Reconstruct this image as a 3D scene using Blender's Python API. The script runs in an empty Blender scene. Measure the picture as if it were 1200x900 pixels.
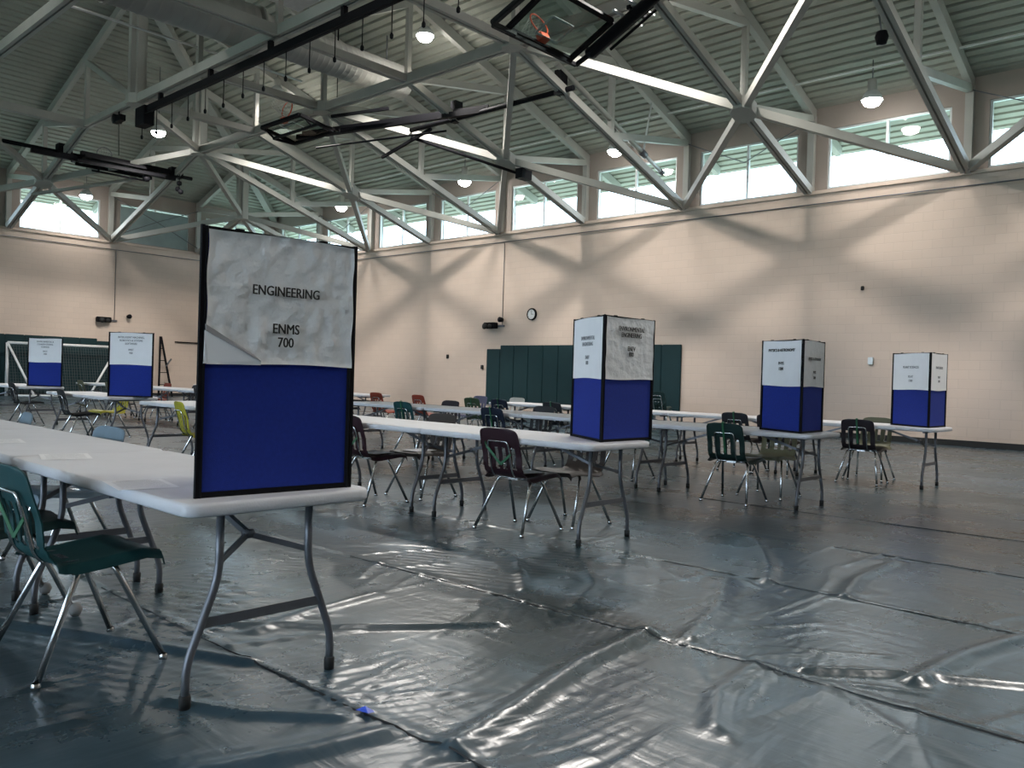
import bpy, bmesh, math, random
from mathutils import Vector, Matrix
from math import sin, cos, pi, radians
import numpy as np
random.seed(7)
sc = bpy.context.scene
COL = sc.collection

# ------------------------------------------------------------------ camera
camd = bpy.data.cameras.new('camera'); camo = bpy.data.objects.new('camera', camd); COL.objects.link(camo)
F_PX, YAW, PIT, ROL, CAMH = 972.93, 0.7472, -0.0084, 0.0305, 1.196
fwd = Vector((-sin(YAW)*cos(PIT), cos(YAW)*cos(PIT), sin(PIT)))
r0 = Vector((cos(YAW), sin(YAW), 0)); u0 = r0.cross(fwd)
rr = cos(ROL)*r0 + sin(ROL)*u0; uu = -sin(ROL)*r0 + cos(ROL)*u0
camo.matrix_world = Matrix(((rr.x, uu.x, -fwd.x, 0), (rr.y, uu.y, -fwd.y, 0), (rr.z, uu.z, -fwd.z, CAMH), (0, 0, 0, 1)))
camd.sensor_fit = 'HORIZONTAL'; camd.sensor_width = 36; camd.lens = F_PX/1200*36
camd.clip_start = 0.05; camd.clip_end = 300
sc.camera = camo

# ------------------------------------------------------------------ world, exposure
SKY = 7.6; LAMP_W = 300; WALL_LAMP_W = 13; NEAR_FILL_W = 34
w = bpy.data.worlds.new('sky'); sc.world = w; w.use_nodes = True
w.node_tree.nodes['Background'].inputs[0].default_value = (0.64, 0.82, 1.0, 1)
w.node_tree.nodes['Background'].inputs[1].default_value = SKY
sc.view_settings.view_transform = 'Standard'; sc.view_settings.look = 'None'
sc.view_settings.exposure = 0.36; sc.view_settings.gamma = 1.0; sc.view_settings.use_curve_mapping = False
sc.cycles.max_bounces = 7; sc.cycles.diffuse_bounces = 4; sc.cycles.glossy_bounces = 3
sc.cycles.transparent_max_bounces = 12; sc.cycles.sample_clamp_indirect = 4
sc.cycles.caustics_reflective = False; sc.cycles.caustics_refractive = False

# ------------------------------------------------------------------ helpers
def tag(o, label=None, cat=None, group=None, kind=None):
    if label: o['label'] = label
    if cat: o['category'] = cat
    if group: o['group'] = group
    if kind: o['kind'] = kind
    return o
def empty(name, loc, rz=0, **k):
    o = bpy.data.objects.new(name, None); COL.objects.link(o); o.location = loc; o.rotation_euler = (0, 0, rz)
    o.empty_display_size = .1
    return tag(o, **k)
class MB:
    def __init__(s): s.v = []; s.f = []; s.sm = []
    def add(s, vs, fs, smooth=False):
        n = len(s.v); s.v += [tuple(v) for v in vs]; s.f += [tuple(i+n for i in f) for f in fs]; s.sm += [smooth]*len(fs); return s
    def box(s, lo, hi):
        x0, y0, z0 = lo; x1, y1, z1 = hi
        return s.add([(x0,y0,z0),(x1,y0,z0),(x1,y1,z0),(x0,y1,z0),(x0,y0,z1),(x1,y0,z1),(x1,y1,z1),(x0,y1,z1)],
                     [(3,2,1,0),(4,5,6,7),(0,1,5,4),(1,2,6,5),(2,3,7,6),(3,0,4,7)])
    def prof(s, p0, p1, poly, up=(0,0,1), smooth=False):
        p0 = Vector(p0); p1 = Vector(p1); t = (p1-p0).normalized(); up = Vector(up)
        if abs(t.dot(up)) > .98: up = Vector((1,0,0)) if abs(t.x) < .9 else Vector((0,1,0))
        a = t.cross(up).normalized(); b = a.cross(t).normalized(); n = len(poly)
        vs = [p+a*q[0]+b*q[1] for p in (p0, p1) for q in poly]
        fs = [(i, (i+1) % n, n+(i+1) % n, n+i) for i in range(n)] + [tuple(range(n-1, -1, -1)), tuple(range(n, 2*n))]
        return s.add(vs, fs, smooth)
    def bar(s, p0, p1, w, h, up=(0,0,1)):
        return s.prof(p0, p1, [(-w/2,-h/2),(w/2,-h/2),(w/2,h/2),(-w/2,h/2)], up)
    def chan(s, p0, p1, w, h, up=(0,0,1)):   # pair of channels with a gap, joined by a web
        g = w*.1; d = h*.5-.02
        return s.prof(p0, p1, [(-w/2,-h/2),(-g,-h/2),(-g,-h/2+d),(g,-h/2+d),(g,-h/2),(w/2,-h/2),(w/2,h/2),(g,h/2),(g,h/2-d),(-g,h/2-d),(-g,h/2),(-w/2,h/2)], up)
    def tube(s, pts, r, n=8, caps=True):
        pts = [Vector(p) for p in pts]; m = len(pts)
        rs = r if isinstance(r, (list, tuple)) else [r]*m
        t0 = (pts[1]-pts[0]).normalized(); a = t0.orthogonal().normalized(); vs = []
        for i, p in enumerate(pts):
            t = ((pts[min(i+1, m-1)]-p).normalized() + (p-pts[max(i-1, 0)]).normalized())
            t = t.normalized() if t.length > 1e-6 else t0
            a = (a - t*a.dot(t)).normalized(); b = t.cross(a)
            vs += [p+(a*cos(2*pi*k/n)+b*sin(2*pi*k/n))*rs[i] for k in range(n)]
        fs = [(i*n+k, i*n+(k+1) % n, (i+1)*n+(k+1) % n, (i+1)*n+k) for i in range(m-1) for k in range(n)]
        s.add(vs, fs, True)
        if caps:
            b0 = len(s.v)-len(vs); s.f += [tuple(b0+k for k in range(n-1, -1, -1)), tuple(b0+(m-1)*n+k for k in range(n))]; s.sm += [False, False]
        return s
    def lathe(s, pr, n=20, c=(0,0,0), ax='z'):
        vs = []
        for r, h in pr:
            for k in range(n):
                q = (r*cos(2*pi*k/n), r*sin(2*pi*k/n), h)
                if ax == 'y': q = (q[0], q[2], q[1])
                if ax == 'x': q = (q[2], q[0], q[1])
                vs.append((q[0]+c[0], q[1]+c[1], q[2]+c[2]))
        fs = [(i*n+k, i*n+(k+1) % n, (i+1)*n+(k+1) % n, (i+1)*n+k) for i in range(len(pr)-1) for k in range(n)]
        return s.add(vs, fs, True)
    def mesh(s, name):
        me = bpy.data.meshes.new(name); me.from_pydata(s.v, [], s.f); me.polygons.foreach_set('use_smooth', s.sm); me.update(); return me
    def build(s, name, m, parent=None, bevel=0, **k):
        me = s.mesh(name)
        if bevel:
            bm = bmesh.new(); bm.from_mesh(me)
            bmesh.ops.bevel(bm, geom=[e for e in bm.edges if len(e.link_faces) == 2 and e.calc_face_angle(0) > .6], offset=bevel, segments=2, affect='EDGES', clamp_overlap=True)
            bm.to_mesh(me); bm.free()
        me.materials.append(m)
        o = bpy.data.objects.new(name, me); COL.objects.link(o)
        if parent: o.parent = parent
        return tag(o, **k)
def copy_tree(o, parent=None):
    c = o.copy(); COL.objects.link(c); c.parent = parent
    for ch in o.children: copy_tree(ch, c)
    return c
def bend(pts, r=.03, n=4):   # rounds the inner corners of a polyline
    P = [Vector(p) for p in pts]; out = [P[0]]
    for i in range(1, len(P)-1):
        a = (P[i-1]-P[i]); b = (P[i+1]-P[i]); q = min(r, a.length*.45, b.length*.45)
        A = P[i]+a.normalized()*q; B = P[i]+b.normalized()*q
        for k in range(n+1):
            t = k/n; out.append(A*(1-t)**2+P[i]*2*t*(1-t)+B*t*t)
    return out+[P[-1]]

# ------------------------------------------------------------------ materials
def mat(name, col, rough=.5, metal=0, var=.06, vs=8, bump=0, bs=40, spec=.5, emit=None, es=0):
    m = bpy.data.materials.new(name); m.use_nodes = True; nt = m.node_tree; b = nt.nodes['Principled BSDF']
    b.inputs['Roughness'].default_value = rough; b.inputs['Metallic'].default_value = metal; b.inputs['Specular IOR Level'].default_value = spec
    tc = nt.nodes.new('ShaderNodeTexCoord'); n = nt.nodes.new('ShaderNodeTexNoise'); n.inputs['Scale'].default_value = vs; n.inputs['Detail'].default_value = 4
    nt.links.new(tc.outputs['Object'], n.inputs['Vector'])
    r = nt.nodes.new('ShaderNodeValToRGB'); r.color_ramp.elements[0].position = .3; r.color_ramp.elements[1].position = .7
    r.color_ramp.elements[0].color = (*[c*(1-var) for c in col], 1); r.color_ramp.elements[1].color = (*[min(1, c*(1+var)) for c in col], 1)
    nt.links.new(n.outputs['Fac'], r.inputs['Fac']); nt.links.new(r.outputs['Color'], b.inputs['Base Color'])
    if bump:
        n2 = nt.nodes.new('ShaderNodeTexNoise'); n2.inputs['Scale'].default_value = bs; n2.inputs['Detail'].default_value = 5
        nt.links.new(tc.outputs['Object'], n2.inputs['Vector'])
        bp = nt.nodes.new('ShaderNodeBump'); bp.inputs['Strength'].default_value = bump; bp.inputs['Distance'].default_value = .01
        nt.links.new(n2.outputs['Fac'], bp.inputs['Height']); nt.links.new(bp.outputs['Normal'], b.inputs['Normal'])
    if emit:
        b.inputs['Emission Color'].default_value = (*emit, 1); b.inputs['Emission Strength'].default_value = es
    return m
def glass(name, tint=(1,1,1), t=.93):
    m = bpy.data.materials.new(name); m.use_nodes = True; nt = m.node_tree; nt.nodes.clear()
    o = nt.nodes.new('ShaderNodeOutputMaterial'); tr = nt.nodes.new('ShaderNodeBsdfTransparent'); tr.inputs[0].default_value = (*[c*t for c in tint], 1)
    g = nt.nodes.new('ShaderNodeBsdfGlossy'); g.inputs['Roughness'].default_value = .03
    mx = nt.nodes.new('ShaderNodeMixShader'); fr = nt.nodes.new('ShaderNodeLayerWeight'); fr.inputs['Blend'].default_value = .5
    pw = nt.nodes.new('ShaderNodeMath'); pw.operation = 'POWER'; pw.inputs[1].default_value = 5; nt.links.new(fr.outputs['Facing'], pw.inputs[0])
    ma = nt.nodes.new('ShaderNodeMath'); ma.operation = 'MULTIPLY_ADD'; ma.inputs[1].default_value = .7; ma.inputs[2].default_value = .025; nt.links.new(pw.outputs[0], ma.inputs[0])
    nt.links.new(ma.outputs[0], mx.inputs[0]); nt.links.new(tr.outputs[0], mx.inputs[1]); nt.links.new(g.outputs[0], mx.inputs[2]); nt.links.new(mx.outputs[0], o.inputs[0])
    return m
def block_mat(name, col, swap, bw=.41, bh=.205, mort=.9):
    m = bpy.data.materials.new(name); m.use_nodes = True; nt = m.node_tree; b = nt.nodes['Principled BSDF']; b.inputs['Roughness'].default_value = .55
    tc = nt.nodes.new('ShaderNodeTexCoord'); sp = nt.nodes.new('ShaderNodeSeparateXYZ'); cb = nt.nodes.new('ShaderNodeCombineXYZ')
    nt.links.new(tc.outputs['Object'], sp.inputs[0]); nt.links.new(sp.outputs['Y' if swap else 'X'], cb.inputs[0]); nt.links.new(sp.outputs['Z'], cb.inputs[1])
    br = nt.nodes.new('ShaderNodeTexBrick'); br.inputs['Scale'].default_value = 1; br.inputs['Brick Width'].default_value = bw; br.inputs['Row Height'].default_value = bh
    br.inputs['Mortar Size'].default_value = .008; br.inputs['Mortar Smooth'].default_value = .6
    br.inputs['Color1'].default_value = (*col, 1); br.inputs['Color2'].default_value = (*[c*.965 for c in col], 1); br.inputs['Mortar'].default_value = (*[c*mort for c in col], 1)
    nt.links.new(cb.outputs[0], br.inputs['Vector'])
    n = nt.nodes.new('ShaderNodeTexNoise'); n.inputs['Scale'].default_value = .35; n.inputs['Detail'].default_value = 5; nt.links.new(tc.outputs['Object'], n.inputs['Vector'])
    mr = nt.nodes.new('ShaderNodeMapRange'); mr.inputs[3].default_value = .9; mr.inputs[4].default_value = 1.08; nt.links.new(n.outputs['Fac'], mr.inputs[0])
    mx = nt.nodes.new('ShaderNodeMix'); mx.data_type = 'RGBA'; mx.blend_type = 'MULTIPLY'; mx.inputs[0].default_value = 1
    nt.links.new(br.outputs['Color'], mx.inputs[6]); nt.links.new(mr.outputs[0], mx.inputs[7]); nt.links.new(mx.outputs[2], b.inputs['Base Color'])
    bp = nt.nodes.new('ShaderNodeBump'); bp.inputs['Strength'].default_value = .35; bp.inputs['Distance'].default_value = .006; bp.invert = True
    nt.links.new(br.outputs['Fac'], bp.inputs['Height']); nt.links.new(bp.outputs['Normal'], b.inputs['Normal'])
    return m
M = {}
M['wallx'] = block_mat('painted_block_x', (.61,.485,.40), False)
M['wally'] = block_mat('painted_block_y', (.61,.485,.40), True)
M['band'] = mat('clerestory_paint', (.31,.26,.23), .7, var=.04, vs=2, bump=.1)
M['deck'] = mat('roof_deck_paint', (.32,.325,.28), .55, var=.06, vs=1.2)
M['steel'] = mat('truss_paint', (.38,.375,.345), .55, var=.05, vs=3)
M['alu'] = mat('window_frame_metal', (.62,.64,.64), .4, .3, vs=5)
M['glass'] = glass('window_glass', (.97,1,.99), .95)
M['board_glass'] = glass('backboard_glass', (.85,.95,.93), .8)
M['blind'] = mat('window_blind_fabric', (.27,.34,.33), .8, vs=3)
M['black'] = mat('black_paint', (.005,.005,.007), .65, vs=20, spec=.12)
M['rubber'] = mat('black_rubber', (.01,.01,.01), .7)
M['chrome'] = mat('chair_chrome', (.62,.62,.62), .2, 1, var=.03)
M['leg'] = mat('grey_powder_coat', (.13,.135,.15), .35, .4, vs=30)
M['top'] = mat('white_table_plastic', (.68,.68,.71), .5, var=.03, vs=6, bump=.15, bs=120)
M['paper'] = mat('white_paper', (.90,.90,.92), .8, var=.02, vs=9, bump=.25, bs=14)
M['crumpled'] = mat('crumpled_paper', (.78,.79,.80), .75, var=.02, vs=9, bump=.65, bs=13)
M['crumpled'].node_tree.nodes['Bump'].inputs['Distance'].default_value = .03
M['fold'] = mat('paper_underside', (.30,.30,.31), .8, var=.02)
M['ink'] = mat('black_ink', (.015,.015,.015), .7, var=0)
M['greyink'] = mat('grey_ink', (.22,.22,.24), .7, var=0)
M['blue'] = mat('blue_display_fabric', (.005,.024,.25), .9, var=.08, vs=60, bump=.2, bs=400)
M['pad'] = mat('dark_green_vinyl', (.007,.028,.032), .6, vs=3, spec=.25)
M['duct'] = mat('galvanised_duct', (.36,.355,.33), .6, .1, vs=3)
M['orange'] = mat('orange_rim_paint', (.75,.09,.03), .4)
M['net'] = mat('white_net_cord', (.6,.58,.55), .8)
M['goalnet'] = mat('goal_net_cord', (.07,.085,.09), .9)
M['white'] = mat('white_paint', (.72,.73,.73), .4)
M['lamp'] = mat('lamp_glow', (1,1,1), .5, emit=(1,.97,.92), es=70)
M['tape'] = mat('green_tape', (.02,.13,.055), .5)
M['ball'] = mat('grey_felt_ball', (.25,.25,.25), .95)
M['bluetape'] = mat('blue_tape', (.08,.15,.8), .4)
M['seam'] = mat('dark_seam', (.02,.022,.024), .6)
SH = {'teal': (.010,.060,.065), 'maroon': (.026,.007,.012), 'brown': (.035,.025,.021), 'navy': (.008,.013,.03), 'forest': (.008,.028,.026), 'olive': (.12,.12,.07),
      'plum': (.018,.012,.016), 'orange': (.26,.04,.02), 'green': (.045,.075,.035), 'white': (.55,.54,.5), 'lilac': (.10,.10,.17), 'yellow': (.42,.38,.03), 'black': (.02,.02,.024), 'slate': (.13,.19,.24)}
for k, c in SH.items(): M['sh_'+k] = mat(k+'_chair_plastic', c, .5, var=.05, vs=12, bump=.08, bs=150, spec=.35)

# ------------------------------------------------------------------ the hall
E_ = 32.888; D = 19.7; B = 3.4742; NX, NY = 15, 12
X = lambda i: -E_+i*B
Y = lambda j: D-j*B
XM, YM = X(NX), Y(NY)
SL = .337; ZL0, ZR0 = 5.88, 7.98
zr = lambda d: ZR0+SL*B*d
zl = lambda d: ZL0+SL*B*min(d, 2)

# floor: one wrinkled glossy tarp in strips, fine grid near the camera
random.seed(11); FANS = []
for n in range(190):
    q = random.choice([(.35,1),(1.80,1),(1.80,1),(1.80,-1),(3.35,-1),(3.35,-1),(3.35,1),(4.7,-1),(4.7,1),(6.2,-1)])
    x0 = random.uniform(-5.5, .8); L = random.uniform(.2, .85); ang = random.gauss(.25, .4); y0 = q[0]
    FANS.append(([(x0, y0), (x0+sin(ang)*L*.5, y0+q[1]*L*.5*cos(ang)), (x0+sin(ang*1.3)*L, y0+q[1]*L*cos(ang))], random.uniform(.012,.028), random.uniform(.002,.007)))
def smooth(t): t = np.clip(t, 0, 1); return t*t*(3-2*t)
def floor_height(x, y):
    rs = np.random.RandomState(3); h = np.zeros_like(x)
    def ridge(pts, wd, ht, asym=0):
        nonlocal h
        for (a, b) in zip(pts[:-1], pts[1:]):
            ax, ay = a; bx, by = b; dx, dy = bx-ax, by-ay; L = math.hypot(dx, dy)
            t = ((x-ax)*dx+(y-ay)*dy)/L**2; tc = np.clip(t, 0, 1)
            d = np.hypot(x-ax-tc*dx, y-ay-tc*dy)
            h = np.maximum(h, ht*np.exp(-(d/wd)**2))
    for pts, wd, ht in [
        ([(-1.91,1.84),(-1.98,2.19),(-2.12,2.76),(-2.17,3.35)], .06, .030),
        ([(-3.3,6.12),(-2.9,5.9),(-2.64,5.51),(-2.4,5.1),(-2.25,4.74)], .05, .022),
        ([(-1.98,3.41),(-2.15,3.97),(-2.45,4.6)], .06, .022),
        ([(-1.79,4.77),(-1.9,5.26),(-1.91,5.99)], .045, .02),
        ([(-1.06,3.63),(-1.01,4.14),(-.89,4.63)], .05, .03),
        ([(-1.43,3.4),(-1.18,3.64),(-.73,3.91),(-.4,4.0)], .035, .022),
        ([(-3.19,2.32),(-2.95,2.6),(-2.73,2.9)], .03, .022), ([(-3.6,1.95),(-3.35,2.2),(-3.19,2.32)], .03, .016),
        ([(-4.6,1.1),(-4.19,1.25),(-3.75,1.46),(-3.3,1.66),(-3.05,1.77)], .028, .022),
        ([(-3.4,2.0),(-3.5,2.35),(-3.55,2.8)], .04, .016), ([(-1.6,3.3),(-1.55,2.9),(-1.4,2.6)], .05, .018),
        ([(-2.9,1.35),(-2.6,1.5),(-2.35,1.72)], .03, .016), ([(-2.3,1.2),(-2.2,1.5),(-2.15,1.75)], .05, .02),
        ([(-2.7,3.45),(-2.9,3.9),(-3.3,4.3)], .04, .014), ([(-3.1,3.5),(-3.6,4.0),(-4.2,4.3)], .03, .012)]:
        ridge(pts, wd, ht)
    # fans of small puckers running off each seam
    for pts, wd, ht in FANS: ridge(pts, wd, ht)
    # fine ripples in patches: short wavelets left of the aisle, puckers running across the strips elsewhere
    ph = 2.2*np.sin(x*2.1+1)+1.8*np.sin(y*2.7+x*.9)+1.2*np.sin(x*5.3-y*4.1)
    p1 = smooth((np.sin(x*2.3+.6)*np.sin(y*2.9-.4)+.55)/.7)
    p2 = smooth((np.sin(x*1.7+2.0+.5*np.sin(y*2))*np.sin(y*1.3+.9)+.45)/.7)
    left = smooth((-2.7-x)/.8); q = (y-.35)/1.467; q = q-np.floor(q); near = np.exp(-(q/.30)**2)+np.exp(-((1-q)/.30)**2)
    s1 = np.sin(2*pi/.075*(-.5*x+.86*y)+ph*1.3)
    s2 = np.sin(2*pi/.115*(x+.22*np.sin(y*2.1))+ph)
    rip = .0017*s1*p1*left + (.0025*(np.abs(s2)*1.6-.8)*p2*(.25+near))*(1-.7*left)
    fade = smooth((8-y)/4)*smooth((x+8)/3)*smooth((2-x)/2)
    h = h + rip*fade
    for ys in [0.35+1.467*k for k in range(-6, 14)]:
        yy = y-ys-.03*np.sin(x*.9+ys)
        h = h + .006*smooth((yy+.02)/.02)*smooth((.06-yy)/.04)
    return h
def floor():
    xs = np.concatenate([np.arange(-E_, -7, .6), np.arange(-7, -4.6, .045), np.arange(-4.6, .3, .02), np.arange(.3, 2, .1), np.arange(2, XM+.5, .8)])
    ys = np.concatenate([np.arange(YM, -.5, .8), np.arange(-.5, .6, .1), np.arange(.6, 4.9, .02), np.arange(4.9, 8, .045), np.arange(8, 12, .12), np.arange(12, D+.5, .5)])
    xs[-1] = XM; ys[-1] = D
    gx, gy = np.meshgrid(xs, ys); gz = floor_height(gx, gy)
    nx, ny = len(xs), len(ys); v = np.stack([gx.ravel(), gy.ravel(), gz.ravel()], 1)
    i = np.arange((ny-1)*(nx-1)); r = i//(nx-1); c = i % (nx-1); a = r*nx+c
    f = np.stack([a, a+1, a+nx+1, a+nx], 1)
    me = bpy.data.meshes.new('floor'); me.vertices.add(len(v)); me.vertices.foreach_set('co', v.ravel())
    me.loops.add(f.size); me.loops.foreach_set('vertex_index', f.ravel().astype(np.int32))
    me.polygons.add(len(f)); me.polygons.foreach_set('loop_start', np.arange(0, f.size, 4, dtype=np.int32)); me.polygons.foreach_set('use_smooth', np.ones(len(f), bool))
    me.update(calc_edges=True); me.validate()
    m = bpy.data.materials.new('floor_tarp'); m.use_nodes = True; nt = m.node_tree; b = nt.nodes['Principled BSDF']
    tc = nt.nodes.new('ShaderNodeTexCoord')
    def node(t, **k):
        n = nt.nodes.new(t)
        for a_, v_ in k.items(): n.inputs[a_].default_value = v_
        return n
    L = nt.links.new
    n1 = node('ShaderNodeTexNoise', Scale=.45, Detail=5.0, Roughness=.6); L(tc.outputs['Object'], n1.inputs['Vector'])
    rp = nt.nodes.new('ShaderNodeValToRGB'); rp.color_ramp.elements[0].position = .35; rp.color_ramp.elements[1].position = .68
    rp.color_ramp.elements[0].color = (.024,.042,.046, 1); rp.color_ramp.elements[1].color = (.046,.084,.118, 1); L(n1.outputs['Fac'], rp.inputs['Fac'])  # noise patches put bluish and dark reflections into the tarp's base colour
    L(rp.outputs['Color'], b.inputs['Base Color'])
    n3 = node('ShaderNodeTexNoise', Scale=1.3, Detail=6.0, Roughness=.65); L(tc.outputs['Object'], n3.inputs['Vector'])
    mr = nt.nodes.new('ShaderNodeMapRange'); mr.inputs[3].default_value = .18; mr.inputs[4].default_value = .38; L(n3.outputs['Fac'], mr.inputs[0]); L(mr.outputs[0], b.inputs['Roughness'])
    b.inputs['Specular IOR Level'].default_value = .6
    mp = nt.nodes.new('ShaderNodeMapping'); mp.inputs['Scale'].default_value = (.9, 5, 1); mp.inputs['Rotation'].default_value = (0, 0, .25); L(tc.outputs['Object'], mp.inputs[0])
    n2 = node('ShaderNodeTexNoise', Scale=2.0, Detail=3.0, Roughness=.5, Distortion=.4); L(mp.outputs[0], n2.inputs['Vector'])
    mp2 = nt.nodes.new('ShaderNodeMapping'); mp2.inputs['Scale'].default_value = (5, 1.2, 1); mp2.inputs['Rotation'].default_value = (0, 0, -.35); L(tc.outputs['Object'], mp2.inputs[0])
    n4 = node('ShaderNodeTexNoise', Scale=1.4, Detail=3.0, Distortion=1.2); L(mp2.outputs[0], n4.inputs['Vector'])
    ad = nt.nodes.new('ShaderNodeMath'); ad.operation = 'ADD'; L(n2.outputs['Fac'], ad.inputs[0]); L(n4.outputs['Fac'], ad.inputs[1])
    bp = nt.nodes.new('ShaderNodeBump'); bp.inputs['Strength'].default_value = .2; bp.inputs['Distance'].default_value = .02
    L(ad.outputs[0], bp.inputs['Height']); L(bp.outputs['Normal'], b.inputs['Normal'])
    me.materials.append(m); o = bpy.data.objects.new('floor', me); COL.objects.link(o); tag(o, kind='structure')
floor()
# dark overlap seams of the floor strips
for k in range(0, 6):
    ys = .35+1.467*k; b = MB(); xs = [(-4.6 if k < 2 else -3.0 if k == 3 else -2.4 if k == 4 else -4.4)+.07*q for q in range(81)]
    vs = []; xa = np.array(xs); ya = ys+.03*np.sin(xa*.9+ys)-.012; za = floor_height(xa, ya); wv = .0045+.003*np.sin(xa*2.3+k)
    for x_, yy, zz, w2 in zip(xa, ya, za, wv):
        vs += [(x_, yy-w2, zz-.001), (x_, yy, zz+.004), (x_, yy+w2, zz-.001)]
    b.add(vs, [(3*q+a, 3*q+3+a, 3*q+4+a, 3*q+1+a) for q in range(80) for a in (0, 1)])
    b.build('trim_%d' % (20+k), M['seam'], kind='structure')

# walls with clerestory windows
def wallbox(name, lo, hi, m): return MB().box(lo, hi).build(name, m, kind='structure')
wallbox('wall_right', (-E_-.4, D, 0), (XM+.4, D+.45, ZL0), M['wallx'])
wallbox('wall_left', (-E_-.45, YM-.4, 0), (-E_, D, ZL0), M['wally'])
WZ0, WZ1, WA = 5.97, 7.42, .37
nwin = 0
def clerestory(side, n, P, wall):
    """P(s, depth, z) -> point: s along the wall in metres, depth outwards"""
    global nwin
    b = MB(); t0, t1 = .12, .34
    def pb(mb, s0, s1, d0, d1, z0, z1):
        q = [P(s0,d0,z0), P(s1,d1,z1)]; mb.box(tuple(min(a, c) for a, c in zip(*q)), tuple(max(a, c) for a, c in zip(*q)))
    pb(b, -.4, n*B+.4, t0, t1, ZL0, WZ0); pb(b, -.4, n*B+.4, t0, t1, WZ1, ZR0+.02)
    for i in range(n+1):
        pb(b, max(-.4, i*B-WA), min(n*B+.4, i*B+WA), t0, t1, WZ0, WZ1)
    b.build('clerestory_band', M['band'], wall, kind='structure')
    for i in range(n):
        nwin += 1; s0, s1 = i*B+WA, (i+1)*B-WA; f = MB(); e = .05
        pb(f, s0, s1, .16, .24, WZ0, WZ0+e); pb(f, s0, s1, .16, .24, WZ1-e, WZ1); pb(f, s0, s0+e, .16, .24, WZ0+e, WZ1-e); pb(f, s1-e, s1, .16, .24, WZ0+e, WZ1-e)
        sm = (s0+s1)/2; pb(f, sm-e*.6, sm+e*.6, .16, .24, WZ0+e, WZ1-e)
        fo = f.build('window_%d' % nwin, M['alu'], kind='structure')
        g = MB(); pb(g, s0+e, s1-e, .195, .205, WZ0+e, WZ1-e); g.build('pane', M['glass'], fo)
# right wall bays 0..14 and left wall bays 0..11
wr = bpy.data.objects['wall_right']; wl_ = bpy.data.objects['wall_left']
clerestory('right', NX, lambda s, d, z: (X(0)+s, D+d, z), wr)
clerestory('left', NY, lambda s, d, z: (-E_-d, D-s, z), wl_)
# unseen sides of the hall: wall behind the camera, openings invented for daylight, and the far side wall
wn = MB()
wn.box((-E_-.4, YM-.4, 0), (-26, YM, 8)); wn.box((10, YM-.4, 0), (XM+.4, YM, 8)); wn.box((-26, YM-.4, 0), (10, YM, .4)); wn.box((-26, YM-.4, 5.4), (10, YM, 8))
for k in range(10): wn.box((-26+4*k-.15, YM-.4, .4), (-26+4*k+.15, YM, 5.4)) if 0 < k < 9 else None
wn.build('wall_near', M['wallx'], kind='structure')
wallbox('wall_far_right', (XM, YM-.4, 0), (XM+.4, D, 8), M['wally'])
# ledge on top of the lower block wall, thin conduit under it, and dark base
b = MB(); b.box((-E_, D-.05, ZL0-.04), (XM, D+.13, ZL0+.04)); b.build('trim_1', M['wallx'], kind='structure')
b = MB(); b.box((-E_-.13, YM, ZL0-.04), (-E_+.05, D-.05, ZL0+.04)); b.build('trim_2', M['wally'], kind='structure')
MB().tube([(-E_+.1, D-.03, 5.60), (XM-.1, D-.03, 5.60)], .014, 6).build('trim_3', M['leg'], kind='structure')
MB().tube([(-E_+.03, YM+.1, 5.60), (-E_+.03, D-.1, 5.60)], .014, 6).build('trim_4', M['leg'], kind='structure')
wallbox('baseboard_right', (-E_, D-.02, 0), (XM, D, .13), M['rubber'])
wallbox('baseboard_left', (-E_, YM, 0), (-E_+.02, D-.02, .13), M['rubber'])

# hipped ribbed roof deck, overhanging the walls
def deck():
    P = .225; pr = [(0,0),(.10,0),(.115,.06),(.165,.06),(.18,0)]
    b = MB(); d0, dm = -2.1, NY*B/2
    ds = []
    k = 0
    while d0+k*P < dm:
        for a, h in pr:
            if d0+k*P+a <= dm: ds.append((d0+k*P+a, h))
        k += 1
    ds.append((dm, 0))
    for side in range(4):
        vs = []
        for d, h in ds:
            z = ZR0+.02+SL*d+h
            if side == 0: vs += [(-E_+d, D-d, z), (XM-d, D-d, z)]
            if side == 1: vs += [(-E_+d, YM+d, z), (-E_+d, D-d, z)]
            if side == 2: vs += [(XM-d, YM+d, z), (-E_+d, YM+d, z)]
            if side == 3: vs += [(XM-d, D-d, z), (XM-d, YM+d, z)]
        b.add(vs, [(2*q, 2*q+1, 2*q+3, 2*q+2) for q in range(len(ds)-1)])
    o = b.build('ceiling', M['deck'], kind='structure')
deck()

wallbox('ground', (-160, -160, -.6), (140, 160, -.3), mat('lawn', (.36,.42,.33), .9, var=.2, vs=.5))  # unseen plane added to bounce greenish light onto the roof overhang
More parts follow.
